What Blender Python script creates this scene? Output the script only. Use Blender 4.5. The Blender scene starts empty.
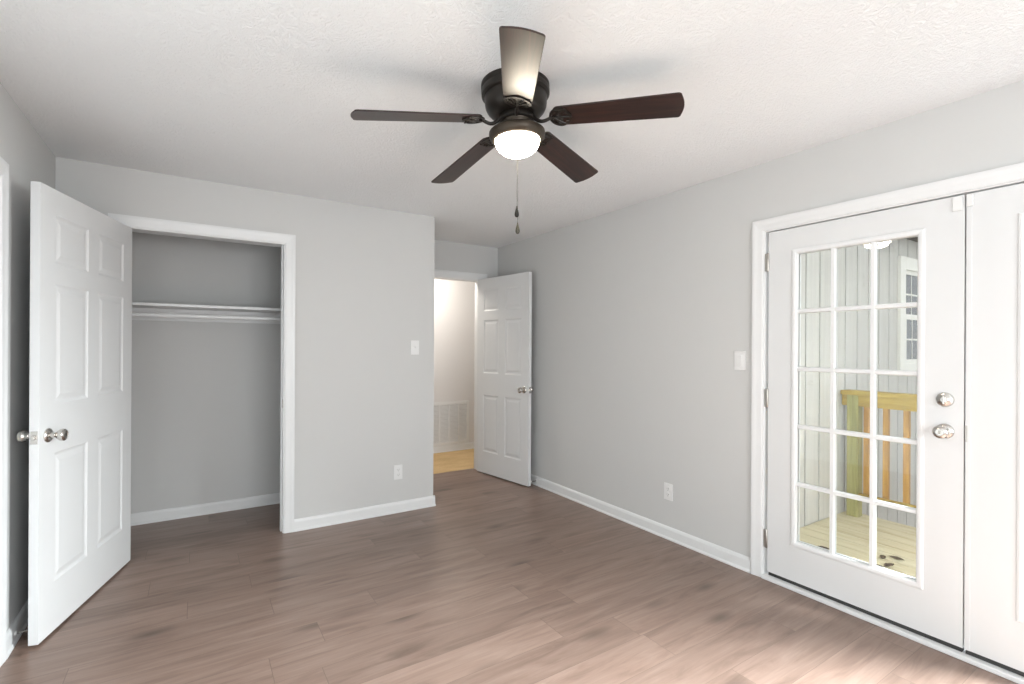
import bpy, bmesh, math, random
from math import sin, cos, pi, radians as R
from mathutils import Vector, Matrix

SC = bpy.context.scene
COL = SC.collection
random.seed(7)

# ------------------------------------------------------------------ camera
F_PX, YAW, ROLL, CY, CAM_H = 492.02, 0.57259, 0.005526, 346.92, 1.3253
cam_data = bpy.data.cameras.new('camera')
cam_data.sensor_fit = 'HORIZONTAL'
cam_data.sensor_width = 36.0
cam_data.lens = 36.0 * F_PX / 1024.0
cam_data.shift_y = (CY - 342.0) / 1024.0
cam_data.clip_start = 0.02
camera = bpy.data.objects.new('camera', cam_data)
COL.objects.link(camera)
camera.matrix_world = (Matrix.Translation((0, 0, CAM_H)) @ Matrix.Rotation(-YAW, 4, 'Z')
                       @ Matrix.Rotation(pi / 2, 4, 'X') @ Matrix.Rotation(ROLL, 4, 'Z'))
SC.camera = camera

# ------------------------------------------------------------------ colour management
SC.view_settings.view_transform = 'Standard'
SC.view_settings.look = 'None'
SC.view_settings.gamma = 1.0
SC.view_settings.use_curve_mapping = False
SC.view_settings.exposure = 0.02

# ------------------------------------------------------------------ world: bright overcast sky
world = bpy.data.worlds.new('overcast_sky')
SC.world = world
world.use_nodes = True
bg = world.node_tree.nodes['Background']
bg.inputs['Color'].default_value = (0.95, 0.98, 1.0, 1)
bg.inputs['Strength'].default_value = 1.5

# room numbers (metres)
H = 2.402
XL, XR = -0.677, 2.771          # left and right wall faces
YC, XK = 3.796, 1.674           # closet wall face, its outer corner
YB = 4.597                      # entry wall face
YR = -2.70                      # wall behind the camera
YCB = 4.548                     # back wall of the closet
YH = 5.665                       # far wall of the hall

def area(name, loc, rot, sx, sy, power, color=(1, 1, 1)):
    d = bpy.data.lights.new(name, 'AREA')
    d.shape = 'RECTANGLE'; d.size = sx; d.size_y = sy; d.energy = power; d.color = color
    o = bpy.data.objects.new(name, d); COL.objects.link(o)
    o.location = loc; o.rotation_euler = rot
    return o
# fill lamps added at two unseen windows, then daylight through the glazed doors
area('added_rear_fill', (0.95, YR + 0.28, 1.25), (R(98), 0, R(6)), 2.0, 1.25, 82, (0.955, 0.98, 1.0))
area('added_left_fill', (XL + 0.27, -1.55, 1.25), (R(104), 0, R(-90)), 1.25, 1.2, 3, (0.95, 0.98, 1.0))
door_sky = area('glazed_door_daylight', (XR + 0.22, 0.25, 1.35), (R(58), 0, R(90)), 0.52, 0.80, 390, (0.92, 0.965, 1.0))
door_sky.data.spread = R(115)

# ------------------------------------------------------------------ materials
def lin(r, g, b):
    f = lambda c: (c / 255 / 12.92) if c <= 10.31 else ((c / 255 + 0.055) / 1.055) ** 2.4
    return (f(r), f(g), f(b), 1)

class NT:
    def __init__(s, name):
        s.m = bpy.data.materials.new(name); s.m.use_nodes = True
        s.t = s.m.node_tree; s.b = s.t.nodes['Principled BSDF']; s.out = s.t.nodes['Material Output']
    def n(s, typ, ins=None, **kw):
        nd = s.t.nodes.new(typ)
        for k, v in kw.items(): setattr(nd, k, v)
        for k, v in (ins or {}).items():
            if hasattr(v, 'is_linked') or isinstance(v, bpy.types.NodeSocket): s.t.links.new(v, nd.inputs[k])
            else: nd.inputs[k].default_value = v
        return nd
    def link(s, a, b): s.t.links.new(a, b)
    def math(s, op, a, b=0.0, c=0.0):
        nd = s.n('ShaderNodeMath', {0: a, 1: b, 2: c}, operation=op); return nd.outputs[0]
    def ramp(s, fac, stops):
        nd = s.n('ShaderNodeValToRGB', {0: fac}); e = nd.color_ramp.elements
        while len(e) < len(stops): e.new(0.5)
        for i, (p, c) in enumerate(stops): e[i].position = p; e[i].color = c
        return nd.outputs[0]
    def bump(s, h, strength, dist):
        nd = s.n('ShaderNodeBump', {'Height': h, 'Strength': strength, 'Distance': dist})
        s.link(nd.outputs[0], s.b.inputs['Normal'])
    def mix(s, fac, a, b, bt='MIX'):
        nd = s.n('ShaderNodeMix', data_type='RGBA', blend_type=bt)
        for i, v in ((0, fac), (6, a), (7, b)):
            if isinstance(v, bpy.types.NodeSocket): s.link(v, nd.inputs[i])
            else: nd.inputs[i].default_value = v
        return nd.outputs[2]
    def pos(s): return s.n('ShaderNodeNewGeometry').outputs['Position']
    def obj(s): return s.n('ShaderNodeTexCoord').outputs['Object']
    def mapping(s, v, scale=(1, 1, 1), loc=(0, 0, 0), rot=(0, 0, 0)):
        return s.n('ShaderNodeMapping', {0: v, 'Location': loc, 'Rotation': rot, 'Scale': scale}).outputs[0]

def plain(name, col, rough=0.5, metal=0.0, spec=0.5, noise=0.0):
    k = NT(name)
    k.b.inputs['Roughness'].default_value = rough
    k.b.inputs['Metallic'].default_value = metal
    k.b.inputs['Specular IOR Level'].default_value = spec
    k.b.inputs['Base Color'].default_value = col
    if noise:
        n = k.n('ShaderNodeTexNoise', {'Vector': k.obj(), 'Scale': 9.0, 'Detail': 4.0})
        d = tuple(c * (1 - noise) for c in col[:3]) + (1,)
        k.link(k.mix(n.outputs[0], d, col), k.b.inputs['Base Color'])
    return k

def paint(name, col, rough, bump_scale, strength, dist):
    k = plain(name, col, rough, noise=0.015)
    n = k.n('ShaderNodeTexNoise', {'Vector': k.pos(), 'Scale': bump_scale, 'Detail': 3.0})
    k.bump(n.outputs[0], strength, dist)
    return k.m

M = {}
M['wall'] = paint('grey_wall_paint', (0.593, 0.598, 0.594, 1), 0.75, 240, 0.12, 0.002)
M['hall_wall'] = paint('hall_wall_paint', (0.73, 0.72, 0.72, 1), 0.75, 240, 0.12, 0.002)
M['trim'] = paint('white_trim_paint', (0.745, 0.757, 0.765, 1), 0.38, 120, 0.04, 0.001)
M['door'] = paint('white_door_paint', (0.70, 0.712, 0.72, 1), 0.42, 160, 0.05, 0.001)
M['plastic'] = plain('white_plastic', (0.76, 0.765, 0.765, 1), 0.35).m
M['slot'] = plain('dark_slot', (0.06, 0.06, 0.06, 1), 0.6).m
M['grille_back'] = plain('grey_sheet_behind_grille', (0.36, 0.34, 0.335, 1), 0.9).m  # plain mid-grey sheet showing between the louvers
M['rubber'] = plain('dark_rubber_seal', (0.035, 0.035, 0.035, 1), 0.7).m
M['nickel'] = plain('satin_nickel', (0.62, 0.60, 0.57, 1), 0.22, 1.0).m
M['hinge'] = plain('brushed_hinge_steel', (0.50, 0.48, 0.45, 1), 0.38, 1.0).m
M['bronze'] = plain('oil_rubbed_bronze', (0.018, 0.014, 0.011, 1), 0.40, 0.35, noise=0.25).m
M['bronze_pan'] = plain('antique_bronze', (0.055, 0.042, 0.030, 1), 0.42, 0.6, noise=0.25).m
M['chain'] = plain('bronze_chain', (0.02, 0.018, 0.015, 1), 0.5, 0.2).m
M['chain_light'] = plain('brass_pendant', (0.045, 0.042, 0.03, 1), 0.45, 0.2).m
M['black_pendant'] = plain('black_pendant', (0.004, 0.004, 0.004, 1), 0.5, 0.0, 0.3).m

def ceiling_mat():
    k = plain('textured_ceiling_paint', (0.86, 0.878, 0.89, 1), 0.9, spec=0.2)
    p = k.pos()
    w = k.n('ShaderNodeTexNoise', {'Vector': p, 'Scale': 7.0, 'Detail': 2.0})
    v = k.n('ShaderNodeVectorMath', {0: p, 1: w.outputs[1]}, operation='ADD').outputs[0]
    a = k.n('ShaderNodeTexNoise', {'Vector': v, 'Scale': 24.0, 'Detail': 4.0, 'Roughness': 0.62})
    s = k.ramp(a.outputs[0], [(0.40, (0, 0, 0, 1)), (0.60, (1, 1, 1, 1))])
    b = k.n('ShaderNodeTexNoise', {'Vector': p, 'Scale': 75.0, 'Detail': 3.0})
    h = k.math('ADD', s, k.math('MULTIPLY', b.outputs[0], 0.5))
    k.bump(h, 0.42, 0.010)
    return k.m
M['ceiling'] = ceiling_mat()

def floor_mat():
    k = plain('vinyl_plank_floor', (0.2, 0.15, 0.13, 1), 0.42)
    sx = k.n('ShaderNodeSeparateXYZ', {0: k.pos()})
    x, y = sx.outputs[0], sx.outputs[1]
    W, L = 0.182, 1.22
    yy = k.math('DIVIDE', k.math('ADD', y, 0.06), W)
    row = k.math('FLOOR', yy)
    fy = k.math('SUBTRACT', yy, row)
    rr = k.n('ShaderNodeTexWhiteNoise', {'W': row}, noise_dimensions='1D').outputs[0]
    xx = k.math('ADD', k.math('DIVIDE', x, L), k.math('MULTIPLY', rr, 7.0))
    colm = k.math('FLOOR', xx)
    fx = k.math('SUBTRACT', xx, colm)
    idv = k.n('ShaderNodeCombineXYZ', {0: row, 1: colm, 2: 0.0}).outputs[0]
    wn = k.n('ShaderNodeTexWhiteNoise', {'Vector': idv}, noise_dimensions='3D')
    rnd, rcol = wn.outputs[0], wn.outputs[1]
    off = k.n('ShaderNodeVectorMath', {0: rcol, 1: (37.0, 19.0, 11.0)}, operation='MULTIPLY').outputs[0]
    gv = k.n('ShaderNodeVectorMath', {0: k.pos(), 1: off}, operation='ADD').outputs[0]
    g1 = k.n('ShaderNodeTexNoise', {'Vector': k.mapping(gv, (1.3, 11, 1)), 'Scale': 1.6, 'Detail': 5.0, 'Roughness': 0.6, 'Distortion': 0.8}).outputs[0]
    g2 = k.n('ShaderNodeTexNoise', {'Vector': k.mapping(gv, (4, 120, 1)), 'Scale': 1.0, 'Detail': 3.0}).outputs[0]
    base = k.ramp(g1, [(0.22, (0.118, 0.076, 0.060, 1)), (0.47, (0.238, 0.163, 0.130, 1)), (0.74, (0.315, 0.230, 0.190, 1))])
    base = k.mix(k.math('MULTIPLY', g2, 0.55), base, (0.150, 0.100, 0.078, 1))
    # knots
    kn = k.n('ShaderNodeTexVoronoi', {'Vector': k.mapping(gv, (1.9, 5.2, 1)), 'Scale': 1.0, 'Randomness': 1.0}).outputs[0]
    kf = k.ramp(kn, [(0.03, (1, 1, 1, 1)), (0.24, (0, 0, 0, 1))])
    base = k.mix(k.math('MULTIPLY', kf, 0.75), base, (0.075, 0.050, 0.038, 1))
    # plank to plank tone
    tone = k.math('ADD', k.math('MULTIPLY', rnd, 0.20), 0.90)
    tv = k.n('ShaderNodeCombineXYZ', {0: tone, 1: tone, 2: tone}).outputs[0]
    base = k.mix(1.0, base, tv, 'MULTIPLY')
    # joints
    e1 = k.math('LESS_THAN', k.math('ABSOLUTE', k.math('SUBTRACT', fy, 0.5)), 0.4950)
    e2 = k.math('LESS_THAN', k.math('ABSOLUTE', k.math('SUBTRACT', fx, 0.5)), 0.4990)
    e = k.math('MULTIPLY', e1, e2)
    base = k.mix(k.math('SUBTRACT', 1.0, e), base, (0.135, 0.094, 0.072, 1))
    k.link(base, k.b.inputs['Base Color'])
    k.link(k.math('ADD', k.math('MULTIPLY', g2, 0.12), 0.27), k.b.inputs['Roughness'])
    k.bump(k.math('ADD', k.math('MULTIPLY', g2, 0.25), e), 0.10, 0.003)
    return k.m
M['floor'] = floor_mat()

def carpet_mat():
    k = plain('golden_hall_floor', (0.50, 0.32, 0.14, 1), 0.8)
    n = k.n('ShaderNodeTexNoise', {'Vector': k.mapping(k.pos(), (60, 60, 60)), 'Scale': 1.0, 'Detail': 3.0}).outputs[0]
    n2 = k.n('ShaderNodeTexNoise', {'Vector': k.mapping(k.pos(), (3, 9, 1)), 'Scale': 1.0, 'Detail': 2.0}).outputs[0]
    c = k.ramp(k.math('ADD', k.math('MULTIPLY', n, 0.5), k.math('MULTIPLY', n2, 0.5)),
               [(0.3, (0.46, 0.31, 0.145, 1)), (0.7, (0.70, 0.51, 0.27, 1))])
    k.link(c, k.b.inputs['Base Color']); k.bump(n, 0.3, 0.004)
    return k.m
M['carpet'] = carpet_mat()

def wood(name, dark, mid, light, axis_scale, rough, coat=0.0, scale=1.0, coat_rough=0.25):
    k = plain(name, mid, rough)
    v = k.mapping(k.obj(), axis_scale)
    n = k.n('ShaderNodeTexNoise', {'Vector': v, 'Scale': scale, 'Detail': 5.0, 'Roughness': 0.6, 'Distortion': 0.5}).outputs[0]
    k.link(k.ramp(n, [(0.28, dark), (0.5, mid), (0.72, light)]), k.b.inputs['Base Color'])
    k.b.inputs['Coat Weight'].default_value = coat
    k.b.inputs['Coat Roughness'].default_value = coat_rough
    return k.m
M['blade'] = wood('mahogany_blade', (0.006, 0.002, 0.0015, 1), (0.018, 0.006, 0.004, 1), (0.044, 0.015, 0.010, 1), (4, 60, 60), 0.5, 0.68, coat_rough=0.33)
M['blade'].node_tree.nodes['Principled BSDF'].inputs['Specular IOR Level'].default_value = 0.15
M['pine_deck'] = wood('pine_deck_boards', (0.47, 0.40, 0.24, 1), (0.60, 0.54, 0.37, 1), (0.67, 0.62, 0.45, 1), (14, 1.4, 14), 0.7)
M['pine_rail'] = wood('pine_rail', (0.23, 0.145, 0.022, 1), (0.35, 0.24, 0.045, 1), (0.45, 0.34, 0.09, 1), (22, 2, 22), 0.7)
M['pine_post'] = wood('green_treated_post', (0.19, 0.18, 0.065, 1), (0.30, 0.285, 0.11, 1), (0.41, 0.375, 0.18, 1), (24, 24, 2), 0.7)
M['pine_bal'] = wood('orange_pine_baluster', (0.25, 0.115, 0.022, 1), (0.39, 0.205, 0.045, 1), (0.49, 0.30, 0.09, 1), (30, 30, 2), 0.7)
M['leaf'] = plain('dead_leaf', (0.05, 0.032, 0.014, 1), 0.8).m
M['soffit'] = plain('brown_soffit', (0.10, 0.085, 0.07, 1), 0.8).m
M['siding'] = wood('grey_wood_siding', (0.52, 0.51, 0.48, 1), (0.57, 0.56, 0.53, 1), (0.61, 0.60, 0.57, 1), (30, 30, 1.2), 0.8)
M['groove'] = plain('siding_groove', (0.018, 0.017, 0.015, 1), 0.9).m
M['ext_trim'] = plain('cream_window_trim', (0.80, 0.79, 0.74, 1), 0.5).m
M['soil'] = plain('bare_soil', (0.20, 0.155, 0.11, 1), 0.95, noise=0.4).m

def glass_mat():
    k = NT('clear_pane_glass')
    tr = k.n('ShaderNodeBsdfTransparent', {'Color': (0.96, 0.97, 0.96, 1)})
    gl = k.n('ShaderNodeBsdfGlossy', {'Color': (1, 1, 1, 1), 'Roughness': 0.0})
    bf = k.n('ShaderNodeNewGeometry').outputs['Backfacing']
    fr = k.n('ShaderNodeFresnel', {'IOR': k.math('ADD', k.math('MULTIPLY', bf, 1 / 1.5 - 1.5), 1.5)})
    mx = k.n('ShaderNodeMixShader', {0: fr.outputs[0], 1: tr.outputs[0], 2: gl.outputs[0]})
    k.link(mx.outputs[0], k.out.inputs['Surface'])
    return k.m
M['glass'] = glass_mat()
def dark_glass():
    k = plain('dark_window_glass', (0.010, 0.014, 0.024, 1), 0.03)
    n = k.n('ShaderNodeTexNoise', {'Vector': k.pos(), 'Scale': 14.0, 'Detail': 4.0})
    k.bump(n.outputs[0], 0.05, 0.01)
    return k.m
M['dark_glass'] = dark_glass()
def bowl_mat():
    k = NT('lit_frosted_glass')
    k.b.inputs['Base Color'].default_value = (0.9, 0.88, 0.84, 1)
    k.b.inputs['Roughness'].default_value = 0.35
    k.b.inputs['Emission Color'].default_value = (1.0, 0.895, 0.72, 1)
    k.b.inputs['Emission Strength'].default_value = 47.0
    return k.m
M['bowl'] = bowl_mat()
def hall_lamp_mat():
    k = NT('hall_lamp_glass')
    k.b.inputs['Emission Color'].default_value = (1.0, 0.92, 0.82, 1)
    k.b.inputs['Emission Strength'].default_value = 98.0
    return k.m
M['hall_lamp'] = hall_lamp_mat()

# ------------------------------------------------------------------ mesh helpers
def link(name, bm, mat, parent=None, smooth=False, bevel=0.0, seg=2):
    me = bpy.data.meshes.new(name)
    bmesh.ops.remove_doubles(bm, verts=bm.verts, dist=1e-6)
    bmesh.ops.recalc_face_normals(bm, faces=bm.faces)
    bm.to_mesh(me); bm.free()
    mats = mat if isinstance(mat, (list, tuple)) else [mat]
    for m_ in mats: me.materials.append(m_)
    if smooth:
        for p in me.polygons: p.use_smooth = True
        try: me.set_sharp_from_angle(angle=R(38))
        except Exception: pass
    o = bpy.data.objects.new(name, me); COL.objects.link(o)
    if parent: o.parent = parent
    if bevel:
        b = o.modifiers.new('bevel', 'BEVEL'); b.width = bevel; b.segments = seg
        b.limit_method = 'ANGLE'; b.angle_limit = R(40)
    return o

def box(bm, x0, x1, y0, y1, z0, z1, mi=0):
    v = [bm.verts.new(c) for c in ((x0, y0, z0), (x1, y0, z0), (x1, y1, z0), (x0, y1, z0),
                                   (x0, y0, z1), (x1, y0, z1), (x1, y1, z1), (x0, y1, z1))]
    for f in ((0, 3, 2, 1), (4, 5, 6, 7), (0, 1, 5, 4), (1, 2, 6, 5), (2, 3, 7, 6), (3, 0, 4, 7)):
        bm.faces.new([v[i] for i in f]).material_index = mi

def B(*boxes):
    bm = bmesh.new()
    for b in boxes: box(bm, *b)
    return bm

def lathe(profile, seg=48, mat=None, bm=None):
    bm = bm or bmesh.new()
    T = mat or Matrix.Identity(4)
    rings = []
    for r, z in profile:
        if r < 1e-6: rings.append([bm.verts.new(T @ Vector((0, 0, z)))])
        else: rings.append([bm.verts.new(T @ Vector((r * cos(2 * pi * i / seg), r * sin(2 * pi * i / seg), z))) for i in range(seg)])
    for a, b in zip(rings, rings[1:]):
        for i in range(seg):
            j = (i + 1) % seg
            if len(a) == 1 and len(b) == 1: continue
            if len(a) == 1: bm.faces.new((a[0], b[i], b[j]))
            elif len(b) == 1: bm.faces.new((a[i], a[j], b[0]))
            else: bm.faces.new((a[i], a[j], b[j], b[i]))
    for rg in (rings[0], rings[-1]):
        if len(rg) > 1: bm.faces.new(rg)
    return bm

def tube(bm, pts, r, seg=8, taper=None):
    pts = [Vector(p) for p in pts]
    rings = []
    for i, p in enumerate(pts):
        d = (pts[min(i + 1, len(pts) - 1)] - pts[max(i - 1, 0)]).normalized()
        up = Vector((0, 0, 1)) if abs(d.z) < 0.95 else Vector((1, 0, 0))
        a = d.cross(up).normalized(); b = d.cross(a).normalized()
        rr = r * (taper[i] if taper else 1)
        rings.append([bm.verts.new(p + a * rr * cos(2 * pi * k / seg) + b * rr * sin(2 * pi * k / seg)) for k in range(seg)])
    for a, b in zip(rings, rings[1:]):
        for k in range(seg):
            bm.faces.new((a[k], a[(k + 1) % seg], b[(k + 1) % seg], b[k]))
    bm.faces.new(rings[0]); bm.faces.new(rings[-1])
    return bm

def prism(bm, outline, z0, z1):
    """outline: list of (x, y); extruded in z"""
    lo = [bm.verts.new((x, y, z0)) for x, y in outline]
    hi = [bm.verts.new((x, y, z1)) for x, y in outline]
    n = len(outline)
    bm.faces.new(lo); bm.faces.new(hi)
    for i in range(n): bm.faces.new((lo[i], lo[(i + 1) % n], hi[(i + 1) % n], hi[i]))
    return bm

def sweep_profile(bm, prof, p0, p1, out):
    """prof: (offset outwards, z); extruded from p0 to p1 (x, y); out: 2-D unit vector into the room"""
    def ring(p): return [bm.verts.new((p[0] + out[0] * o, p[1] + out[1] * o, z)) for o, z in prof]
    a, b = ring(p0), ring(p1); n = len(prof)
    for i in range(n): bm.faces.new((a[i], a[(i + 1) % n], b[(i + 1) % n], b[i]))
    bm.faces.new(a); bm.faces.new(b)
    return bm

def empty(name, loc, rot=(0, 0, 0)):
    o = bpy.data.objects.new(name, None); COL.objects.link(o)
    o.location = loc; o.rotation_euler = rot; o.empty_display_size = 0.1
    return o

def tag(o, label, cat, group=None, kind=None):
    o['label'] = label; o['category'] = cat
    if group: o['group'] = group
    if kind: o['kind'] = kind
    return o
def struct(o, label, cat): return tag(o, label, cat, kind='structure')

# ------------------------------------------------------------------ room shell
T = 0.12
struct(link('floor', B((XL - T, XR + 0.09, YR - T, 4.735, -0.06, 0)), M['floor']),
       'grey-brown wood plank floor of the bedroom and closet', 'floor')
struct(link('floor', B((0.9, 4.2, 4.735, YH + T, -0.06, 0.0)), M['carpet']),
       'golden tan floor of the hall seen through the open entry doorway', 'floor')
struct(link('ceiling', B((XL - T, XR + T, YR - T, YB + T, H, H + 0.1)), M['ceiling']),
       'white textured ceiling above the bedroom', 'ceiling')
struct(link('ceiling', B((0.9, 4.2, YB + T, YH + T, H, H + 0.1)), M['ceiling']),
       'white ceiling above the hall behind the entry doorway', 'ceiling')

# openings
CD0, CD1, CDZ = -0.371, 0.531, 2.043         # closet opening
ED0, ED1, EDZ = 1.722, 2.560, 2.030          # entry opening
FD0, FD1, FDZ = -0.165, 1.602, 2.005         # french door opening (y)
LD0, LD1 = 1.93, 2.815                        # doorway in the left wall (y)
struct(link('wall_left', B((XL - T, XL, YR - T, -2.2, 0, H), (XL - T, XL, -2.2, -0.9, 0, 0.5), (XL - T, XL, -2.2, -0.9, 2.0, H),
                           (XL - T, XL, -0.9, LD0, 0, H), (XL - T, XL, LD0, LD1, 2.008, H),
                           (XL - T, XL, LD1, YB + T, 0, H)), M['wall']),
       'grey wall on the left behind the wide-open closet door', 'wall')
struct(link('wall_front', B((XL, CD0, YC, YC + T, 0, H), (CD0, CD1, YC, YC + T, CDZ, H), (CD1, XK, YC, YC + T, 0, H),
                            (XK - T, XK, YC + T, YB, 0, H)), M['wall']),
       'grey wall around the closet opening, with its return to the entry', 'wall')
struct(link('wall_closet', B((XL, XK - T, YCB, YCB + 0.049, 0, H)), M['wall']),
       'grey back wall inside the closet', 'wall')
struct(link('wall_entry', B((XL, ED0, YB, YB + T, 0, H), (ED0, ED1, YB, YB + T, EDZ, H), (ED1, XR + T, YB, YB + T, 0, H)), M['wall']),
       'short grey wall above the entry doorway in the far corner', 'wall')
struct(link('wall_right', B((XR, XR + T, YR - T, FD0, 0, H), (XR, XR + T, FD0, FD1, FDZ, H), (XR, XR + T, FD1, YB, 0, H)), M['wall']),
       'long grey wall on the right holding the glazed double doors', 'wall')
struct(link('wall_rear', B((XL - T, 0.1, YR - T, YR, 0, H), (2.2, XR + T, YR - T, YR, 0, H), (0.1, 2.2, YR - T, YR, 0, 0.5),
                           (0.1, 2.2, YR - T, YR, 2.0, H)), M['wall']),
       'grey wall behind the camera with an added wide window', 'wall')
struct(link('wall_hall', B((0.9, 4.2, YH, YH + T, 0, H), (0.9 - T, 0.9, YB + T, YH, 0, H), (4.2, 4.2 + T, YB + T, YH, 0, H),
                           (XR + T, 4.2, YB, YB + T, 0, H)), M['hall_wall']),
       'warm-lit pale wall of the hall behind the entry doorway', 'wall')

# baseboards
BB = [(0, 0), (0.020, 0), (0.020, 0.008), (0.014, 0.018), (0.013, 0.066), (0.010, 0.076), (0.005, 0.083), (0, 0.085)]
def baseboard(name, p0, p1, out, label):
    bm = bmesh.new(); sweep_profile(bm, BB, p0, p1, out)
    return struct(link(name, bm, M['trim']), label, 'baseboard')
bm = bmesh.new()
sweep_profile(bm, BB, (0.600, YC), (XK + 0.013, YC), (0, -1))
sweep_profile(bm, BB, (XK, YC - 0.013), (XK, YB), (1, 0))
struct(link('baseboard_front', bm, M['trim']), 'white baseboard below the grey wall right of the closet', 'baseboard')
baseboard('baseboard_right', (XR, 1.672), (XR, YB), (-1, 0), 'white baseboard along the right wall up to the double doors')
baseboard('baseboard_left', (XL, 2.885), (XL, YC), (1, 0), 'white baseboard on the left wall behind the closet door')
baseboard('baseboard_closet', (XL, YCB), (XK - T, YCB), (0, -1), 'white baseboard inside the closet')
baseboard('baseboard_hall', (0.9, YH), (4.2, YH), (0, -1), 'white baseboard in the hall below the return air grille')
baseboard('baseboard_rear', (XL, YR), (XR, YR), (0, 1), 'white baseboard below the added window behind the camera')

# casings: profile across the width w: (u across from the opening side, thickness)
def casing_bm(a0, a1, ztop, w, place, jamb, zbot=0.0, left=True, right=True):
    """frame in a plane: place(a, t, z) -> world; a0/a1 opening edges, t = thickness into the room"""
    bm = bmesh.new()
    prof = [(0.003, 0.0), (0.003, 0.010), (0.012, 0.013), (w * 0.55, 0.015), (w * 0.8, 0.018), (w, 0.018), (w, 0.0)]
    pathl = []
    def ring(fn): return [bm.verts.new(place(*fn(u, t))) for u, t in prof]
    rings = []
    if left: rings.append(ring(lambda u, t: (a0 - u, t, zbot)))
    rings.append(ring(lambda u, t: (a0 - u if left else a0, t, ztop + u)))
    rings.append(ring(lambda u, t: (a1 + u if right else a1, t, ztop + u)))
    if right: rings.append(ring(lambda u, t: (a1 + u, t, zbot)))
    n = len(prof)
    for p, q in zip(rings, rings[1:]):
        for i in range(n): bm.faces.new((p[i], p[(i + 1) % n], q[(i + 1) % n], q[i]))
    bm.faces.new(rings[0]); bm.faces.new(rings[-1])
    # jamb lining with a stop
    j0, j1 = jamb
    for (x0, x1, z0, z1, s0, s1) in ((a0 - 0.015, a0 + 0.004, zbot, ztop - 0.004, j0, j1), (a1 - 0.004, a1 + 0.015, zbot, ztop - 0.004, j0, j1), (a0 - 0.015, a1 + 0.015, ztop - 0.004, ztop + 0.015, j0, j1)):
        pts = [place(x, -t, z) for t in (s0, s1) for z in (z0, z1) for x in (x0, x1)]
        xs, ys, zs = zip(*pts); box(bm, min(xs), max(xs), min(ys), max(ys), min(zs), max(zs))
    return bm
def on_front(y): return lambda a, t, z: (a, y - t, z)
def on_right(x): return lambda a, t, z: (x - t, a, z)
def on_left(x): return lambda a, t, z: (x + t, a, z)
struct(link('trim_1', casing_bm(CD0, CD1, CDZ, 0.069, on_front(YC), (-0.001, T)), M['trim']), 'white casing around the closet opening', 'door casing')
struct(link('trim_2', casing_bm(ED0, ED1, EDZ, 0.072, on_front(YB), (-0.001, T)), M['trim']), 'white casing around the entry doorway in the far corner', 'door casing')
struct(link('trim_3', casing_bm(FD0, FD1, FDZ - 0.004, 0.066, on_right(XR), (-0.001, T)), M['trim']), 'white casing around the glazed double doors', 'door casing')
struct(link('trim_4', casing_bm(LD0, LD1, 2.008, 0.070, on_left(XL), (-0.001, T)), M['trim']), 'white casing at the left edge of the photo on the left wall', 'door casing')
bm = B((XR - 0.022, XR + 0.125, FD0, FD1, 0.0, 0.022))
struct(link('trim_5', bm, M['trim'], bevel=0.004), 'white threshold strip under the glazed double doors', 'threshold')
struct(link('trim_6', B((CD1 - 0.013, CD1 - 0.004, YC + 0.042, YC + 0.078, 0, CDZ - 0.004)), M['trim']), 'white door stop strip on the right closet jamb', 'door stop strip')

# ------------------------------------------------------------------ doors
def panel_face(bm, w, h, y, s, rects):
    """one moulded face in the plane y (local x across, z up); s = outward sign in y; rects = sunk panels"""
    xs = sorted({0, w} | {r[0] for r in rects} | {r[1] for r in rects})
    zs = sorted({0, h} | {r[2] for r in rects} | {r[3] for r in rects})
    V = {}
    def vert(x, z):
        k = (round(x, 5), round(z, 5))
        if k not in V: V[k] = bm.verts.new((x, y, z))
        return V[k]
    for i in range(len(xs) - 1):
        for j in range(len(zs) - 1):
            cx, cz = (xs[i] + xs[i + 1]) / 2, (zs[j] + zs[j + 1]) / 2
            if any(r[0] < cx < r[1] and r[2] < cz < r[3] for r in rects): continue
            bm.faces.new((vert(xs[i], zs[j]), vert(xs[i + 1], zs[j]), vert(xs[i + 1], zs[j + 1]), vert(xs[i], zs[j + 1])))
    for x0, x1, z0, z1 in rects:
        prev = None
        for ins, dep in ((0, 0), (0.004, 0.0025), (0.011, 0.0055), (0.017, 0.0060), (0.026, 0.0048), (0.040, 0.0014), (0.044, 0.0010)):
            ring = [(vert(x, z) if ins == 0 else bm.verts.new((x, y - s * dep, z)))
                    for x, z in ((x0 + ins, z0 + ins), (x1 - ins, z0 + ins), (x1 - ins, z1 - ins), (x0 + ins, z1 - ins))]
            if prev:
                for i in range(4): bm.faces.new((prev[i], prev[(i + 1) % 4], ring[(i + 1) % 4], ring[i]))
            prev = ring
        bm.faces.new(prev)

def six_panel(w, h=2.023, t=0.035):
    """hinge edge at x = 0, faces at y = 0 and y = t, z from 0 to h"""
    bm = bmesh.new()
    st = 0.112 if w > 0.84 else 0.105
    mu = 0.100
    pw = (w - 2 * st - mu) / 2
    cols = ((st, st + pw), (st + pw + mu, w - st))
    rows = ((0.225, 0.815), (1.04, 1.59), (1.685, 1.905))
    rects = [(c[0], c[1], r[0], r[1]) for c in cols for r in rows]
    panel_face(bm, w, h, 0.0, -1, rects)
    panel_face(bm, w, h, t, 1, rects)
    xs = sorted({0, w} | {c for r in rects for c in r[:2]})
    zs = sorted({0, h} | {c for r in rects for c in r[2:]})
    for x in (0, w):
        for a, b in zip(zs, zs[1:]):
            bm.faces.new([bm.verts.new(c) for c in ((x, 0, a), (x, t, a), (x, t, b), (x, 0, b))])
    for z in (0, h):
        for a, b in zip(xs, xs[1:]):
            bm.faces.new([bm.verts.new(c) for c in ((a, 0, z), (b, 0, z), (b, t, z), (a, t, z))])
    return bm

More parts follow.
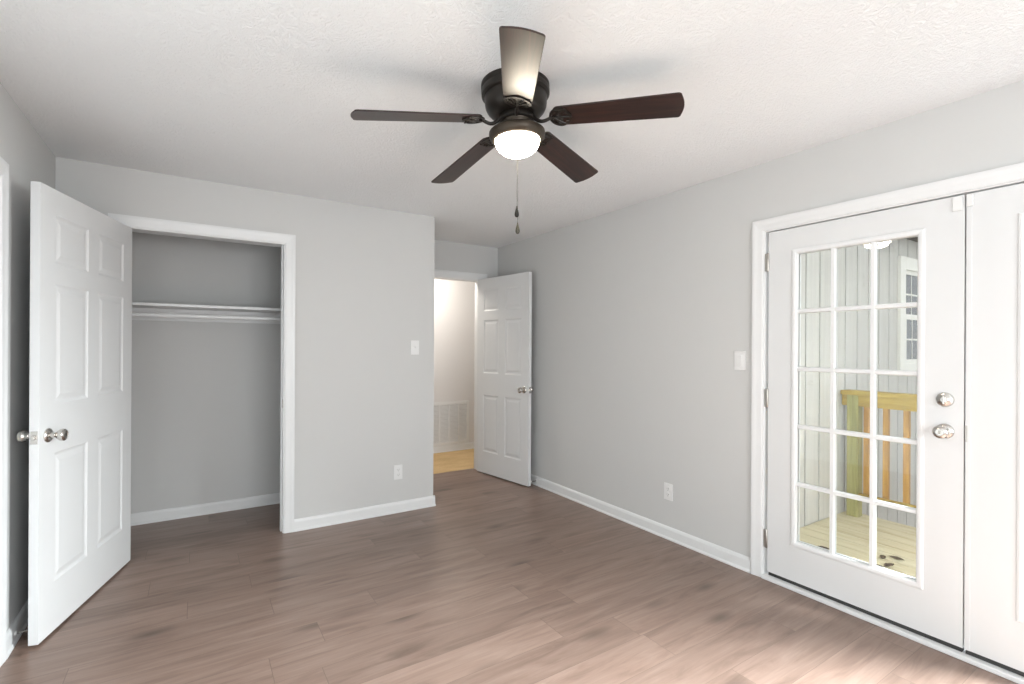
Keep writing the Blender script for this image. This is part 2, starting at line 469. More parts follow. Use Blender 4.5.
ROSE = [(0, 0), (0.0325, 0), (0.0325, 0.003), (0.030, 0.007), (0.022, 0.0105), (0.014, 0.012)]
KNOB = [(0.0, 0.010), (0.0125, 0.010), (0.0115, 0.026), (0.0125, 0.032), (0.019, 0.038), (0.0255, 0.047), (0.0275, 0.055), (0.0265, 0.062),
        (0.021, 0.067), (0.016, 0.0685), (0.0145, 0.0665), (0, 0.0665)]
def door_knob(parent, loc, axis, keyed=False):
    """axis: outward direction of the knob in the door's own space"""
    q = Vector(axis).to_track_quat('Z', 'Y').to_matrix().to_4x4()
    Tm = Matrix.Translation(loc) @ q
    k = link('knob', lathe(KNOB, 36, Tm), M['nickel'], parent, smooth=True)
    link('rose', lathe(ROSE, 36, Tm), M['nickel'], k, smooth=True)
    if keyed:
        bm = bmesh.new()
        pts = [(-0.0035, -0.008), (0.0035, -0.008), (0.0035, 0.008), (-0.0035, 0.008)]
        prism(bm, pts, 0.066, 0.0695)
        bm.transform(Tm)
        link('turn_button', bm, M['hinge'], k)
    return k
def hinge(parent, loc, along, out, z, leaf=0.028, hgt=0.09):
    """knuckle barrel with a leaf; along = leaf direction, out = pin direction (unit 2-D)"""
    bm = bmesh.new()
    x, y = loc
    lathe([(0, z - hgt / 2 - 0.004), (0.004, z - hgt / 2 - 0.004), (0.0062, z - hgt / 2), (0.0062, z + hgt / 2), (0.004, z + hgt / 2 + 0.004), (0, z + hgt / 2 + 0.004)],
          14, Matrix.Translation((x, y, 0)), bm)
    a, o = along, out
    q = [(x + o[0] * d + a[0] * l, y + o[1] * d + a[1] * l) for d, l in ((-0.005, 0), (-0.005, leaf), (-0.002, leaf), (-0.002, 0))]
    prism(bm, q, z - hgt / 2, z + hgt / 2)
    return link('hinge', bm, M['hinge'], parent, smooth=True)

# closet door, wide open towards the left wall
def panel_door(name, w, pin, ang, knob_z, label, flip, latch=True):
    """door local x runs from the hinge to the free edge; y = 0 is the face that meets the room when shut"""
    bm = six_panel(w)
    if flip: bm.transform(Matrix.Scale(-1, 4, (1, 0, 0)))
    s = -1 if flip else 1
    d = link(name, bm, M['door'])
    d.location = (pin[0], pin[1], 0.012); d.rotation_euler = (0, 0, ang)
    struct(d, label, 'door')
    kx = s * (w - 0.062)
    door_knob(d, (kx, 0.035, knob_z), (0, 1, 0))
    door_knob(d, (kx, 0.0, knob_z), (0, -1, 0))
    bm = B((min(s * w, s * (w + 0.0015)), max(s * w, s * (w + 0.0015)), 0.005, 0.030, knob_z - 0.028, knob_z + 0.028))
    lp = link('latch_plate', bm, M['nickel'], d)
    x0, x1 = sorted((s * (w + 0.001), s * (w + 0.011)))
    link('latch_bolt', B((x0, x1, 0.010, 0.024, knob_z - 0.010, knob_z + 0.010)), M['nickel'], lp, bevel=0.003)
    for z in (0.22, 1.03, 1.83):
        hinge(d, (-s * 0.003, -0.004), (s, 0), (0, -1), z)
    return d
panel_door('door_1', 0.892, (CD0 + 0.013, YC - 0.003), R(-106.0), 0.905,
           'white six-panel closet door standing wide open at the left', False)
panel_door('door_2', 0.790, (ED1 - 0.006, YB - 0.004), R(99.0), 0.905,
           'white six-panel entry door standing open against the right wall', True)
# shut door in the left wall
d = link('door_5', six_panel(LD1 - LD0 - 0.044), M['door'])
d.scale = (1, 1, 0.984); d.location = (XL - 0.06, LD1 - 0.022, 0.012); d.rotation_euler = (0, 0, R(-90))
struct(d, 'white six-panel door shut in the left wall beyond the photo edge', 'door')

# --- glazed double doors (hinged lite doors with fifteen panes)
DX = XR + 0.004                      # inside face of the slabs
DT = 0.044
DZ0, DZ1 = 0.043, 1.990
def lite_door(name, y0, y1, gy0, gy1, label):
    """slab between y0 < y1 with a glass opening gy0..gy1"""
    gz0, gz1 = 0.262, 1.847
    rt = empty(name, (DX, (y0 + y1) / 2, 0.0))
    struct(rt, label, 'door')
    oy = rt.location.y
    def L(bm): bm.transform(Matrix.Translation((-DX, -oy, 0))); return bm
    x0, x1 = DX, DX + DT
    m_ = 0.010
    link('door_slab', L(B((x0, x1, y0, gy0 - m_, DZ0, DZ1), (x0, x1, gy1 + m_, y1, DZ0, DZ1),
                          (x0, x1, gy0 - m_, gy1 + m_, DZ0, gz0 - m_), (x0, x1, gy0 - m_, gy1 + m_, gz1 + m_, DZ1))), M['door'], rt)
    # raised lite frame round the glass plus muntins, both faces
    bm = bmesh.new()
    prof = [(-0.002, 0.018), (0.0, -0.002), (0.006, -0.006), (0.016, -0.007), (0.024, -0.005), (0.027, -0.001), (0.028, 0.004)]
    for side in (0, 1):
        def P(o, d):
            x = (x0 + d) if side == 0 else (x1 - d)
            return [(x, gy0 - o, gz0 - o), (x, gy1 + o, gz0 - o), (x, gy1 + o, gz1 + o), (x, gy0 - o, gz1 + o)]
        rings = [[bm.verts.new(c) for c in P(o, d)] for o, d in prof]
        for a, b in zip(rings, rings[1:]):
            for i in range(4): bm.faces.new((a[i], a[(i + 1) % 4], b[(i + 1) % 4], b[i]))
    fr = link('lite_frame', L(bm), M['trim'], rt)
    bm = bmesh.new()
    xm = (x0 + x1) / 2
    mw = 0.0125
    for s in (-1, 1):
        def bar(a0, a1, b0, b1, vertical):
            # trapezoid bar, wide at the glass
            wid, thn, hgt = mw, mw * 0.62, 0.016
            xa, xb = xm + s * (0.004 if vertical else 0.0045), xm + s * (0.004 + hgt - (0 if vertical else 0.0012))
            if vertical:
                c = (a0 + a1) / 2
                q = [(xa, c - wid), (xa, c + wid), (xb, c + thn), (xb, c - thn)]
                prism(bm, q, b0, b1)
            else:
                c = (b0 + b1) / 2
                v0 = [bm.verts.new((x, a0, z)) for x, z in ((xa, c - wid), (xa, c + wid), (xb, c + thn), (xb, c - thn))]
                v1 = [bm.verts.new((x, a1, z)) for x, z in ((xa, c - wid), (xa, c + wid), (xb, c + thn), (xb, c - thn))]
                bm.faces.new(v0); bm.faces.new(v1)
                for i in range(4): bm.faces.new((v0[i], v0[(i + 1) % 4], v1[(i + 1) % 4], v1[i]))
        for k in (1, 2):
            c = gy0 + (gy1 - gy0) * k / 3; bar(c, c, gz0, gz1, True)
        for k in (1, 2, 3, 4):
            c = gz0 + (gz1 - gz0) * k / 5; bar(gy0, gy1, c, c, False)
    link('muntin_grid', L(bm), M['trim'], fr)
    link('glass_pane', L(B((xm - 0.003, xm + 0.003, gy0 - 0.001, gy1 + 0.001, gz0 - 0.001, gz1 + 0.001))), M['glass'], rt)
    link('door_sweep', L(B((x0 + 0.006, x1 - 0.004, y0 + 0.004, y1 - 0.004, 0.0225, DZ0))), M['rubber'], rt)
    return rt, L
YM = 0.721                           # meeting line
rt, L = lite_door('door_3', YM + 0.002, FD1 - 0.021, 0.886, 1.424, 'white glazed double door leaf with knob, left of the pair')
for z in (0.232, 1.039, 1.820):
    bm = bmesh.new()
    y = FD1 - 0.0195; x = DX - 0.006
    lathe([(0, z - 0.054), (0.004, z - 0.054), (0.0065, z - 0.05), (0.0065, z + 0.05), (0.004, z + 0.054), (0, z + 0.054)], 14, Matrix.Translation((x, y, 0)), bm)
    box(bm, x - 0.002, x + 0.004, y - 0.004, y + 0.017, z - 0.05, z + 0.05)
    link('hinge', L(bm), M['hinge'], rt, smooth=True)
door_knob(rt, L_loc := (0, 0.786 - rt.location.y, 0.966), (-1, 0, 0), keyed=True)
door_knob(rt, (DT, 0.786 - rt.location.y, 0.966), (1, 0, 0))
q = Vector((-1, 0, 0)).to_track_quat('Z', 'Y').to_matrix().to_4x4()
Tm = Matrix.Translation((0, 0.786 - rt.location.y, 1.104)) @ q
db = link('deadbolt', lathe([(0, 0), (0.032, 0), (0.032, 0.004), (0.029, 0.009), (0.017, 0.012), (0.012, 0.016), (0, 0.016)], 36, Tm), M['nickel'], rt, smooth=True)
bm = bmesh.new(); prism(bm, [(-0.0045, -0.019), (0.0045, -0.019), (0.0045, 0.019), (-0.0045, 0.019)], 0.014, 0.028); bm.transform(Tm)
link('thumb_turn', bm, M['nickel'], db, bevel=0.003)
link('corner_cover', L(B((DX - 0.007, DX, YM + 0.010, YM + 0.042, 1.925, 1.986))), M['plastic'], rt, bevel=0.002)
rt4, L4 = lite_door('door_4', FD0 + 0.021, YM - 0.002, 0.000, 0.534, 'white glazed double door leaf cut by the right edge of the photo')
link('astragal', L4(B((DX - 0.004, DX, YM - 0.022, YM - 0.004, DZ0, 1.93))), M['door'], rt4, bevel=0.003)
link('corner_cover', L4(B((DX - 0.009, DX, YM - 0.026, YM - 0.004, 1.935, 1.986))), M['plastic'], rt4, bevel=0.003)
link('strike_plate', L4(B((DX - 0.0055, DX - 0.004, YM - 0.010, YM - 0.0035, 0.93, 1.0))), M['hinge'], rt4)
for z in (0.232, 1.039, 1.820):
    bm = bmesh.new()
    y = FD0 + 0.0195; x = DX - 0.006
    lathe([(0, z - 0.054), (0.004, z - 0.054), (0.0065, z - 0.05), (0.0065, z + 0.05), (0.004, z + 0.054), (0, z + 0.054)], 14, Matrix.Translation((x, y, 0)), bm)
    link('hinge', L4(bm), M['hinge'], rt4, smooth=True)

# strike plate on the closet jamb
sp = link('strike_plate', B((CD1 - 0.006, CD1 - 0.0038, YC + 0.001, YC + 0.034, 0.885, 0.945)), M['hinge'])
tag(sp, 'small metal strike plate on the right jamb of the closet opening', 'strike plate')

# ------------------------------------------------------------------ unseen windows, added behind the camera to carry the fill light
def added_window(name, place, a0, a1, z0, z1, label):
    """place(a, t, z): a along the wall, t into the room"""
    rt = empty(name, place((a0 + a1) / 2, 0, z0)); struct(rt, label, 'window')
    def bx(bm, aa, ab, ta, tb, za, zb):
        p, q_ = place(aa, ta, za), place(ab, tb, zb)
        box(bm, *(v for k in range(3) for v in sorted((p[k], q_[k]))))
    off = Matrix.Translation(-rt.location)
    bm = bmesh.new(); w = 0.07
    bx(bm, a0 - w, a0, 0, 0.018, z0 - w, z1 + w); bx(bm, a1, a1 + w, 0, 0.018, z0 - w, z1 + w)
    bx(bm, a0, a1, 0, 0.018, z1, z1 + w); bx(bm, a0 - w, a1 + w, 0, 0.035, z0 - 0.025, z0)
    bm.transform(off); link('window_casing', bm, M['trim'], rt)
    bm = bmesh.new(); s = 0.04; zm = (z0 + z1) / 2; am = (a0 + a1) / 2
    for aa, ab, za, zb in ((a0, a0 + s, z0, z1), (a1 - s, a1, z0, z1), (a0, a1, z0, z0 + s), (a0, a1, z1 - s, z1), (a0, a1, zm - 0.02, zm + 0.02), (am - 0.03, am + 0.03, z0, z1)):
        bx(bm, aa, ab, -0.09, -0.05, za, zb)
    bm.transform(off); link('sash', bm, M['trim'], rt)
    bm = bmesh.new(); bx(bm, a0 + 0.01, a1 - 0.01, -0.073, -0.067, z0 + 0.01, z1 - 0.01)
    bm.transform(off); link('glass_pane', bm, M['glass'], rt)
added_window('added_window_rear', lambda a, t, z: (a, YR + t, z), 0.1, 2.2, 0.5, 2.0, 'unseen wide white window added behind the camera for light')
added_window('added_window_left', lambda a, t, z: (XL + t, a, z), -2.2, -0.9, 0.5, 2.0, 'unseen white window added in the left wall for light')

# ------------------------------------------------------------------ switches, outlets, door stops
def plate_thing(name, origin, normal, label, cat, kind, w=0.07, h=0.115, group=None):
    """cover plate on a wall; local y points out of the wall"""
    rt = empty(name, origin, (0, 0, math.atan2(normal[1], normal[0]) - pi / 2)); tag(rt, label, cat, group)
    link('cover_plate', B((-w / 2, w / 2, 0, 0.006, -h / 2, h / 2)), M['plastic'], rt, bevel=0.0025)
    if kind == 'outlet':
        for z in (0.020, -0.020):
            bm = bmesh.new()
            prism(bm, [(0.0165 * cos(t) if abs(cos(t)) < 0.88 else 0.0145 * (1 if cos(t) > 0 else -1), 0.0165 * sin(t)) for t in [2 * pi * i / 32 for i in range(32)]], 0, 0.0025)
            bm.transform(Matrix.Translation((0, 0.006, z)) @ Matrix.Rotation(-pi / 2, 4, 'X'))
            s = link('socket', bm, M['plastic'], rt)
            link('slot', B((-0.0075, -0.0055, 0.0086, 0.0090, z - 0.002, z + 0.007), (0.0055, 0.0075, 0.0086, 0.0090, z - 0.001, z + 0.006),
                           (-0.002, 0.002, 0.0086, 0.0090, z - 0.010, z - 0.006)), M['slot'], s)
    elif kind == 'toggle':
        f = link('toggle_slot', B((-0.0055, 0.0055, 0.006, 0.0065, -0.0125, 0.0125)), M['plastic'], rt)
        bm = B((-0.004, 0.004, 0.005, 0.019, -0.006, 0.006)); bm.transform(Matrix.Rotation(R(22), 4, 'X'))
        link('toggle', bm, M['plastic'], rt, bevel=0.001)
    elif kind == 'rocker':
        bm = B((-0.0165, 0.0165, 0.006, 0.0105, -0.033, 0.033)); link('rocker', bm, M['plastic'], rt, bevel=0.002)
    for z in ((0.042, -0.042) if kind != 'outlet' else (0.0,)):
        bm = lathe([(0, 0), (0.003, 0), (0.0025, 0.001), (0, 0.001)], 12, Matrix.Translation((0, 0.006, z)) @ Matrix.Rotation(-pi / 2, 4, 'X'))
        link('screw', bm, M['plastic'], rt)
    return rt
plate_thing('light_switch', (1.506, YC, 1.316), (0, -1), 'white toggle light switch on the grey wall right of the closet', 'light switch', 'toggle')
plate_thing('wall_outlet', (1.370, YC, 0.320), (0, -1), 'white wall outlet low on the wall right of the closet', 'outlet', 'outlet')
plate_thing('light_switch', (XR, 1.752, 1.250), (-1, 0), 'white light switch on the right wall beside the glazed doors', 'light switch', 'rocker', w=0.072)
plate_thing('wall_outlet', (XR, 2.280, 0.326), (-1, 0), 'white wall outlet low on the long right wall', 'outlet', 'outlet', w=0.072)

def door_stop(loc, ang, label):
    rt = empty('door_stop', loc, (0, 0, ang)); tag(rt, label, 'door stop')
    Tm = Matrix.Rotation(pi / 2, 4, 'Y')
    link('base', lathe([(0, -0.001), (0.011, -0.001), (0.010, 0.004), (0.006, 0.007), (0, 0.007)], 20, Tm), M['plastic'], rt, smooth=True)
    bm = bmesh.new()
    pts = [(0.006 + 0.054 * i / 160, 0.0045 * cos(i * 0.7), 0.0045 * sin(i * 0.7)) for i in range(161)]
    tube(bm, pts, 0.0012, 5)
    link('spring', bm, M['nickel'], rt, smooth=True)
    link('rubber_tip', lathe([(0, 0.058), (0.0065, 0.058), (0.0075, 0.062), (0.0075, 0.070), (0.005, 0.074), (0, 0.074)], 20, Tm), M['plastic'], rt, smooth=True)
door_stop((XL + 0.0135, 3.02, 0.045), 0.0, 'white spring door stop on the left baseboard behind the closet door')
door_stop((XR - 0.0135, 3.83, 0.045), pi, 'white spring door stop on the right baseboard beside the entry door')

# ------------------------------------------------------------------ closet shelf and rod
rt = empty('closet_shelf', (0.43, 4.40, 1.60)); tag(rt, 'white shelf across the closet above the hanging rod', 'shelf')
x0, x1 = XL + 0.001, XK - T - 0.001
def loc(bm): bm.transform(Matrix.Translation((-0.43, -4.40, -1.60))); return bm
link('shelf_board', loc(B((x0, x1, 4.215, YCB - 0.0005, 1.597, 1.617))), M['trim'], rt, bevel=0.002)
link('cleat', loc(B((x0, x1, YCB - 0.0195, YCB - 0.0005, 1.508, 1.597))), M['trim'], rt)
rod = empty('closet_rod', (0.43, 4.26, 1.535)); tag(rod, 'white hanging rod below the closet shelf', 'closet rod')
Tm = Matrix.Rotation(pi / 2, 4, 'Y')
hw = (x1 - x0) / 2
link('rod', lathe([(0, -hw), (0.0165, -hw), (0.0165, hw), (0, hw)], 24, Tm), M['trim'], rod, smooth=True)
for s in (-1, 1):
    link('rod_socket', lathe([(0, s * hw), (0.027, s * hw), (0.027, s * (hw - 0.004)), (0.019, s * (hw - 0.012)), (0.0166, s * (hw - 0.012))], 24, Tm), M['trim'], rod, smooth=True)

# ------------------------------------------------------------------ hall: return air grille, lamp
gx0, gx1, gz0, gz1 = 2.140, 2.988, 0.088, 0.628
g = empty('return_air_grille', (2.54, YH, gz0)); tag(g, 'white return air grille low on the hall wall seen through the doorway', 'vent grille')
def gl(bm): bm.transform(Matrix.Translation((-2.54, -YH, -gz0))); return bm
fw = 0.032
link('grille_frame', gl(B((gx0, gx0 + fw, YH - 0.010, YH, gz0, gz1), (gx1 - fw, gx1, YH - 0.010, YH, gz0, gz1),
                          (gx0 + fw, gx1 - fw, YH - 0.010, YH, gz0, gz0 + fw), (gx0 + fw, gx1 - fw, YH - 0.010, YH, gz1 - fw, gz1))), M['plastic'], g, bevel=0.003)
bm = bmesh.new()
n = 30
for i in range(n):
    z = gz0 + fw + (gz1 - gz0 - 2 * fw) * (i + 0.5) / n
    v = [bm.verts.new(c) for c in ((gx0 + fw, YH - 0.008, z - 0.006), (gx1 - fw, YH - 0.008, z - 0.006), (gx1 - fw, YH - 0.001, z + 0.006), (gx0 + fw, YH - 0.001, z + 0.006))]
    bm.faces.new(v)
lv = link('louver', gl(bm), M['plastic'], g)
so = lv.modifiers.new('solid', 'SOLIDIFY'); so.thickness = 0.0012
for k in range(1, 6):
    x = gx1 - fw / 2 - 0.1325 * k
    if x > gx0 + fw:
        link('mullion', gl(B((x - 0.008, x + 0.008, YH - 0.011, YH - 0.001, gz0 + fw, gz1 - fw))), M['plastic'], g)
link('backing', gl(B((gx0 + fw, gx1 - fw, YH - 0.0008, YH - 0.0002, gz0 + fw, gz1 - fw))), M['grille_back'], g)

hl = empty('hall_ceiling_light', (2.2, 5.15, H)); tag(hl, 'round lit ceiling lamp in the hall beyond the doorway head', 'ceiling light')
link('lamp_base', lathe([(0, 0), (0.15, 0), (0.15, -0.02), (0.14, -0.03), (0, -0.03)], 40), M['bronze_pan'], hl, smooth=True)
link('lamp_shade', lathe([(0.132, -0.030), (0.12, -0.06), (0.085, -0.085), (0.04, -0.098), (0, -0.10)], 40), M['hall_lamp'], hl, smooth=True)

# ------------------------------------------------------------------ ceiling fan
FX, FY, FZ = 1.110, 1.692, 2.193
fan = empty('ceiling_fan', (FX, FY, FZ))
tilt = Vector((-0.0242, 0.0427, 1)).normalized()
fan.rotation_mode = 'QUATERNION'
fan.rotation_quaternion = Vector((0, 0, 1)).rotation_difference(tilt)
tag(fan, 'dark bronze ceiling fan with five mahogany blades and a lit glass bowl', 'ceiling fan')
link('motor_housing', lathe([(0, 0.216), (0.139, 0.216), (0.1405, 0.210), (0.1405, 0.197), (0.138, 0.193), (0.138, 0.188), (0.1405, 0.184), (0.1400, 0.166), (0.135, 0.160),
                             (0.1285, 0.157), (0.1275, 0.132), (0.1255, 0.118), (0.119, 0.104), (0.108, 0.092), (0.092, 0.083), (0.076, 0.079), (0, 0.079)], 64), M['bronze'], fan, smooth=True)
fly = link('flywheel', lathe([(0, 0.080), (0.070, 0.080), (0.073, 0.076), (0.073, 0.062), (0.068, 0.057), (0, 0.057)], 48), M['bronze'], fan, smooth=True)
link('switch_housing', lathe([(0, 0.057), (0.060, 0.057), (0.057, 0.050), (0.051, 0.042), (0.051, 0.026), (0.056, 0.020), (0, 0.020)], 48), M['bronze_pan'], fan, smooth=True)
link('light_pan', lathe([(0, 0.021), (0.060, 0.021), (0.098, 0.0195), (0.110, 0.017), (0.1150, 0.012), (0.1155, 0.004), (0.1145, -0.003), (0.110, -0.012), (0.103, -0.020), (0.093, -0.022), (0.093, -0.012), (0, -0.012)], 64), M['bronze_pan'], fan, smooth=True)
bp = [(0.0922, -0.014), (0.0922, -0.021)]
for i in range(1, 15):
    a = pi / 2 * i / 14
    bp.append((0.0922 * cos(a) if i < 14 else 0, -0.021 - 0.064 * sin(a)))
link('glass_bowl', lathe([(0, -0.014)] + bp, 64), M['bowl'], fan, smooth=True)

# blade in its own space: x along the radius, thickness in z, pitch about x
def blade_bm():
    r0, r1, w0, w1, th = 0.150, 0.654, 0.110, 0.134, 0.006
    pts = []
    n = 14
    for i in range(n + 1):                       # rounded root
        a = pi / 2 + pi * i / n
        pts.append((r0 + 0.030 + 0.030 * cos(a), w0 / 2 * sin(a)))
    c = 0.014
    hw = w1 / 2
    for i in range(7): a = -pi / 2 + pi / 2 * i / 6; pts.append((r1 - 0.010 - c + c * cos(a), -(hw - c) + c * sin(a)))
    for k in range(1, 8): t = -1 + 2 * k / 8; pts.append((r1 - 0.010 + 0.010 * (1 - t * t), (hw - c) * t))
    for i in range(7): a = pi / 2 * i / 6; pts.append((r1 - 0.010 - c + c * cos(a), (hw - c) + c * sin(a)))
    bm = bmesh.new(); prism(bm, pts, -th / 2, th / 2); return bm
def iron_bm():
    bm = bmesh.new()
    # arm from the flywheel
    pts = []
    for i in range(13):
        t = i / 12
        pts.append((0.064 + 0.100 * t, 0, 0.013 - 0.028 * sin(pi * min(1, t * 1.15)) * (1 - 0.3 * t) - 0.020 * t + 0.002))
    tube(bm, pts, 0.0075, 10, [1.1 - 0.25 * i / 12 for i in range(13)])
    # plate under the blade root, oval with a pointed tail
    out = []
    for i in range(40):
        a = 2 * pi * i / 40
        x = 0.185 + 0.046 * cos(a); y = 0.053 * sin(a) * (1.0 if cos(a) < 0 else 1 - 0.35 * cos(a) ** 2)
        out.append((x, y))
    inner = [(0.185 + (x - 0.185) * 0.78, y * 0.80) for x, y in out]
    lo, hi = -0.0085, -0.0035
    vo = [[bm.verts.new((x, y, z)) for x, y in out] for z in (lo, hi)]
    vi = [[bm.verts.new((x, y, z)) for x, y in inner] for z in (lo, hi)]
    for i in range(40):
        j = (i + 1) % 40
        bm.faces.new((vo[0][i], vo[0][j], vi[0][j], vi[0][i])); bm.faces.new((vo[1][i], vo[1][j], vi[1][j], vi[1][i]))
        bm.faces.new((vo[0][i], vo[0][j], vo[1][j], vo[1][i])); bm.faces.new((vi[0][i], vi[0][j], vi[1][j], vi[1][i]))
    # scrolls inside the plate
    for s in (-1, 1):
        sp = []
        for i in range(26):
            t = i / 25; a = pi * 0.5 + 4.3 * t; rr = 0.019 * (1 - 0.62 * t)
            sp.append((0.186 + rr * cos(a) * 1.05, s * (0.021 + rr * sin(a)), -0.0065))
        tube(bm, sp, 0.0036, 6)
        tube(bm, [(0.150, 0, -0.007), (0.168, s * 0.010, -0.0065), (0.192, s * 0.036, -0.0065), (0.212, s * 0.044, -0.0065)], 0.0038, 6)
        lathe([(0, -0.006), (0.005, -0.006), (0.005, -0.010), (0.003, -0.012), (0, -0.012)], 12, Matrix.Translation((0.212, s * 0.022, 0)), bm)
    tube(bm, [(0.150, 0, -0.007), (0.19, 0, -0.0065), (0.228, 0, -0.0065)], 0.0045, 6)
    return bm
PITCH, DROOP = -0.2073, R(5.4)
TH0 = R(-50.0)
for k in range(5):
    ang = TH0 + 2 * pi * k / 5
    b = link('blade', blade_bm(), M['blade'], fan, bevel=0.0012, seg=1)
    rot = Matrix.Rotation(ang, 4, 'Z') @ Matrix.Translation((0, 0, 0.068)) @ Matrix.Rotation(DROOP, 4, 'Y') @ Matrix.Rotation(PITCH, 4, 'X')
    b.matrix_local = rot
    ir = link('blade_iron', iron_bm(), M['bronze'], b, smooth=True)
# pull chains on the far side of the bowl
away = Vector((FX, FY, 0)).normalized()
side = Vector((away.y, -away.x, 0))
inv = fan.rotation_quaternion.inverted()
def chain(off, z_end, mat_p, name, label=None):
    base = away * 0.085 + side * off
    top, end = Vector((base.x, base.y, -0.028)), None
    w_top = Vector((FX, FY, FZ)) + fan.rotation_quaternion @ top
    w_end = Vector((w_top.x, w_top.y, z_end + 0.03))
    bm = bmesh.new()
    n = 110
    p = [inv @ (w_top.lerp(w_end, i / n) - Vector((FX, FY, FZ))) for i in range(n + 1)]
    tube(bm, p, 0.0010, 6, [1.0 if i % 2 else 0.55 for i in range(n + 1)])
    c = link('pull_chain', bm, M['chain'], fan, smooth=True)
    bm = lathe([(0, 0.032), (0.0022, 0.032), (0.003, 0.024), (0.0065, 0.012), (0.0092, 0.0), (0.0095, -0.006), (0.0075, -0.013), (0.003, -0.016), (0, -0.016)], 20,
               Matrix.Translation(inv @ (Vector((w_end.x, w_end.y, z_end)) - Vector((FX, FY, FZ)))) @ inv.to_matrix().to_4x4())
    pe = link('pendant', bm, mat_p, c, smooth=True)
    if label: pe['label'] = label
chain(-0.0008, 1.897, M['black_pendant'], 'black', 'black teardrop pendant')
chain(0.0030, 1.826, M['chain_light'], 'brass', 'dull brass teardrop pendant')

# ------------------------------------------------------------------ outside: deck, railing, neighbouring wing
DZ = -0.085
WY = 2.025                                  # face of the grey siding
DKX = 4.80                                  # outer edge of the deck
deck = empty('wooden_deck', (XR + 0.13, 0.5, -0.4)); tag(deck, 'pale yellow pine deck outside the glazed doors', 'deck')
def dl(bm): bm.transform(Matrix.Translation((-XR - 0.13, -0.5, 0.4))); return bm
bm = bmesh.new()
x = XR + T + 0.012
while x < DKX - 0.05:
    x2 = min(x + 0.137, DKX)
    box(bm, x, x2, -2.2, WY - 0.006, DZ - 0.035, DZ)
    x += 0.142
link('deck_boards', dl(bm), M['pine_deck'], deck)
link('rim_joist', dl(B((DKX - 0.045, DKX - 0.006, -2.2, WY - 0.01, DZ - 0.24, DZ - 0.036), (XR + T + 0.005, XR + T + 0.04, -2.2, WY - 0.01, DZ - 0.24, DZ - 0.036))), M['pine_rail'], deck)
rail = empty('deck_railing', (4.66, 1.9, DZ)); tag(rail, 'pine deck railing with post and balusters seen through the glazed door', 'railing')
def rl(bm): bm.transform(Matrix.Translation((-4.66, -1.9, -DZ))); return bm
RX = 4.655
Y_END = -2.1
link('post', rl(B((RX, RX + 0.089, 1.885, 1.970, DZ, 0.935))), M['pine_post'], rail, bevel=0.004)['label'] = 'greenish square post'
link('post', rl(B((RX, RX + 0.089, -0.4, -0.311, DZ, 0.935))), M['pine_post'], rail, bevel=0.004)
link('post', rl(B((RX, RX + 0.089, -2.1, -2.011, DZ, 0.935))), M['pine_post'], rail, bevel=0.004)
link('cap_rail', rl(B((RX - 0.020, RX + 0.120, Y_END, 2.012, 0.937, 0.973))), M['pine_rail'], rail, bevel=0.004)
link('top_rail', rl(B((RX - 0.001, RX + 0.037, Y_END, 1.884, 0.845, 0.936))), M['pine_rail'], rail, bevel=0.003)
link('end_block', rl(B((RX + 0.01, RX + 0.048, 1.972, 2.012, 0.845, 0.936))), M['pine_rail'], rail, bevel=0.003)
link('bottom_rail', rl(B((RX - 0.001, RX + 0.037, Y_END, 1.884, 0.068, 0.118))), M['pine_rail'], rail, bevel=0.003)
y = 1.842
while y > Y_END + 0.1:
    if not (-0.43 < y < -0.28):
        link('baluster', rl(B((RX + 0.038, RX + 0.076, y - 0.019, y + 0.019, 0.060, 0.925))), M['pine_bal'], rail, bevel=0.003)
    y -= 0.137

# fallen leaves on the deck
def leaf(loc, rz, s, label):
    bm = bmesh.new()
    out = [(0, -0.5), (0.18, -0.3), (0.25, 0), (0.16, 0.3), (0, 0.55), (-0.17, 0.28), (-0.24, 0.0), (-0.16, -0.32)]
    lo = [bm.verts.new((px * s, py * s, 0.004 + 0.10 * s * (px * px * 8))) for px, py in out]
    mid = bm.verts.new((0, 0, 0.002))
    for i in range(8): bm.faces.new((lo[i], lo[(i + 1) % 8], mid))
    o = link('fallen_leaf', bm, M['leaf']); o.location = loc; o.rotation_euler = (0.0, 0, rz)
    m_ = o.modifiers.new('solid', 'SOLIDIFY'); m_.thickness = 0.0015; m_.offset = 1
    tag(o, label, 'leaf', 'fallen leaves on the deck')
LEAVES = [
    ((3.721, 1.726, DZ + 0.002), 0.100, 'dark fallen leaf on the deck nearest the hinge side of the door'),
    ((3.913, 1.431, DZ + 0.002), 0.075, 'narrow fallen leaf, farthest left of the upper pair on the deck'),
    ((3.969, 1.377, DZ + 0.002), 0.085, 'dark fallen leaf, rightmost of the cluster on the deck'),
    ((3.802, 1.357, DZ + 0.002), 0.090, 'fallen leaf in the middle of the cluster on the deck'),
    ((3.712, 1.379, DZ + 0.002), 0.095, 'dark fallen leaf at the lower left of the cluster on the deck'),
]
for i, (p, s, lab) in enumerate(LEAVES):
    leaf(p, 0.6 + i * 1.3, s, lab)

# the wing with grey grooved siding
bm = bmesh.new()
SX0, SX1, SZ1 = XR + T, 9.5, 2.44
wx0, wx1, wz0, wz1 = 5.83, 6.80, 1.085, 2.245
x = 4.085 - 0.222 * 5.7
edges = []
xs = [SX0]
xx = 4.085 - 0.222 * 5
while xx < SX1:
    if xx > SX0 + 0.02: xs.append(xx)
    xx += 0.222
xs.append(SX1)
for a, b in zip(xs, xs[1:]):
    box(bm, a + 0.0085, b - 0.0085, WY, WY + 0.02, -0.9, SZ1)
sid = struct(link('wall_exterior', bm, M['siding']), 'grey grooved wood siding of the wing seen through the glazed door', 'siding')
bk = link('groove_backing', B((SX0, SX1, WY + 0.009, WY + 0.1, -0.9, SZ1)), M['groove'], sid)
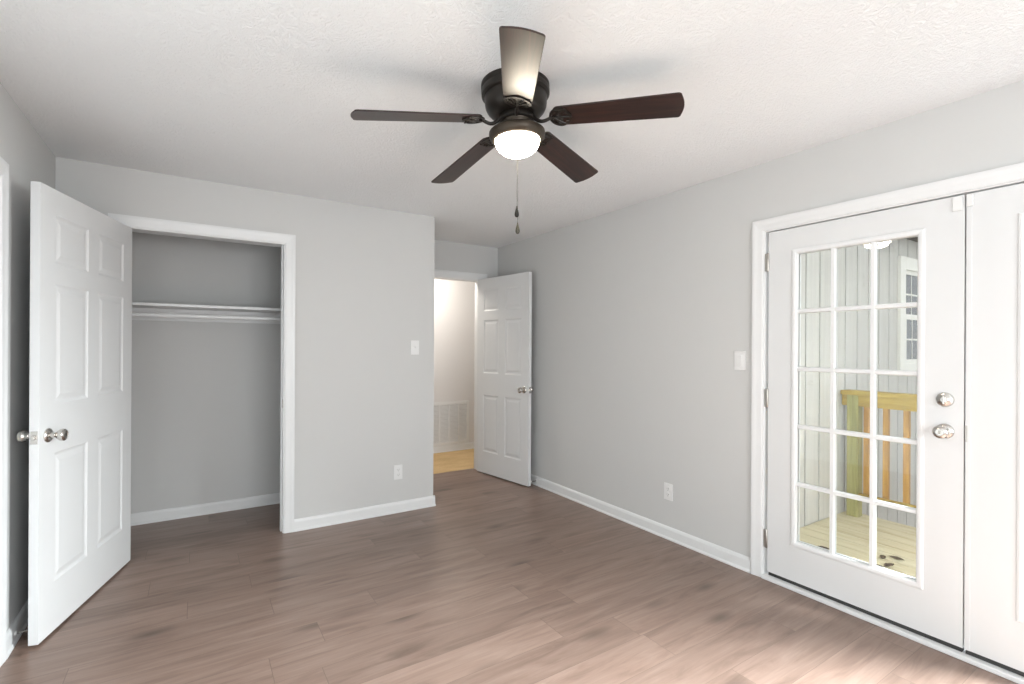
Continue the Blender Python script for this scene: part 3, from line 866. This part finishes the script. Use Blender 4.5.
# its window
ew = empty('window_3', ((wx0 + wx1) / 2, WY, wz0)); struct(ew, 'cream-trimmed window in the grey siding beyond the deck railing', 'window')
def wl(bm): bm.transform(Matrix.Translation((-(wx0 + wx1) / 2, -WY, -wz0))); return bm
tw = 0.125
link('window_trim', wl(B((wx0, wx0 + tw, WY - 0.030, WY, wz0, wz1), (wx1 - tw, wx1, WY - 0.030, WY, wz0, wz1),
                         (wx0 + tw, wx1 - tw, WY - 0.030, WY, wz1 - 0.125, wz1), (wx0 + tw, wx1 - tw, WY - 0.030, WY, wz0, wz0 + 0.095))), M['ext_trim'], ew, bevel=0.003)
i0, i1, k0, k1 = wx0 + tw, wx1 - tw, wz0 + 0.095, wz1 - 0.125
zm = (k0 + k1) / 2
for nm, a, b, yo in (('upper_sash', zm - 0.015, k1, 0.012), ('lower_sash', k0, zm + 0.015, 0.004)):
    bm = bmesh.new(); s = 0.042
    yo0, yo1 = WY - 0.022 + yo - 0.004, WY - 0.001
    box(bm, i0, i0 + s, yo0, yo1, a, b); box(bm, i1 - s, i1, yo0, yo1, a, b)
    box(bm, i0 + s, i1 - s, yo0, yo1, a, a + s); box(bm, i0 + s, i1 - s, yo0, yo1, b - s, b)
    ym = (a + b) / 2; xm = (i0 + i1) / 2
    box(bm, i0 + s, i1 - s, yo0 + 0.004, yo1, ym - 0.008, ym + 0.008); box(bm, xm - 0.008, xm + 0.008, yo0 + 0.004, yo1, a + s, b - s)
    for xq in (i0 + (i1 - i0) * 0.27, i0 + (i1 - i0) * 0.73):
        box(bm, xq - 0.006, xq + 0.006, yo0 + 0.004, yo1, a + s, b - s)
    sa = link(nm, wl(bm), M['ext_trim'], ew)
    link('glass_pane', wl(B((i0 + s, i1 - s, yo0 + 0.006, yo0 + 0.009, a + s, b - s))), M['dark_glass'], sa)
# soffit, house wall outside and ground
struct(link('trim_7', B((SX0, SX1, WY - 0.16, WY + 0.3, SZ1, SZ1 + 0.05)), M['soffit']), 'dark brown soffit under the eave of the grey wing', 'soffit')
struct(link('ground', B((XR + T, 16, -9, WY - 0.0, -0.98, -0.9)), M['soil']), 'bare ground below the deck outside', 'ground')
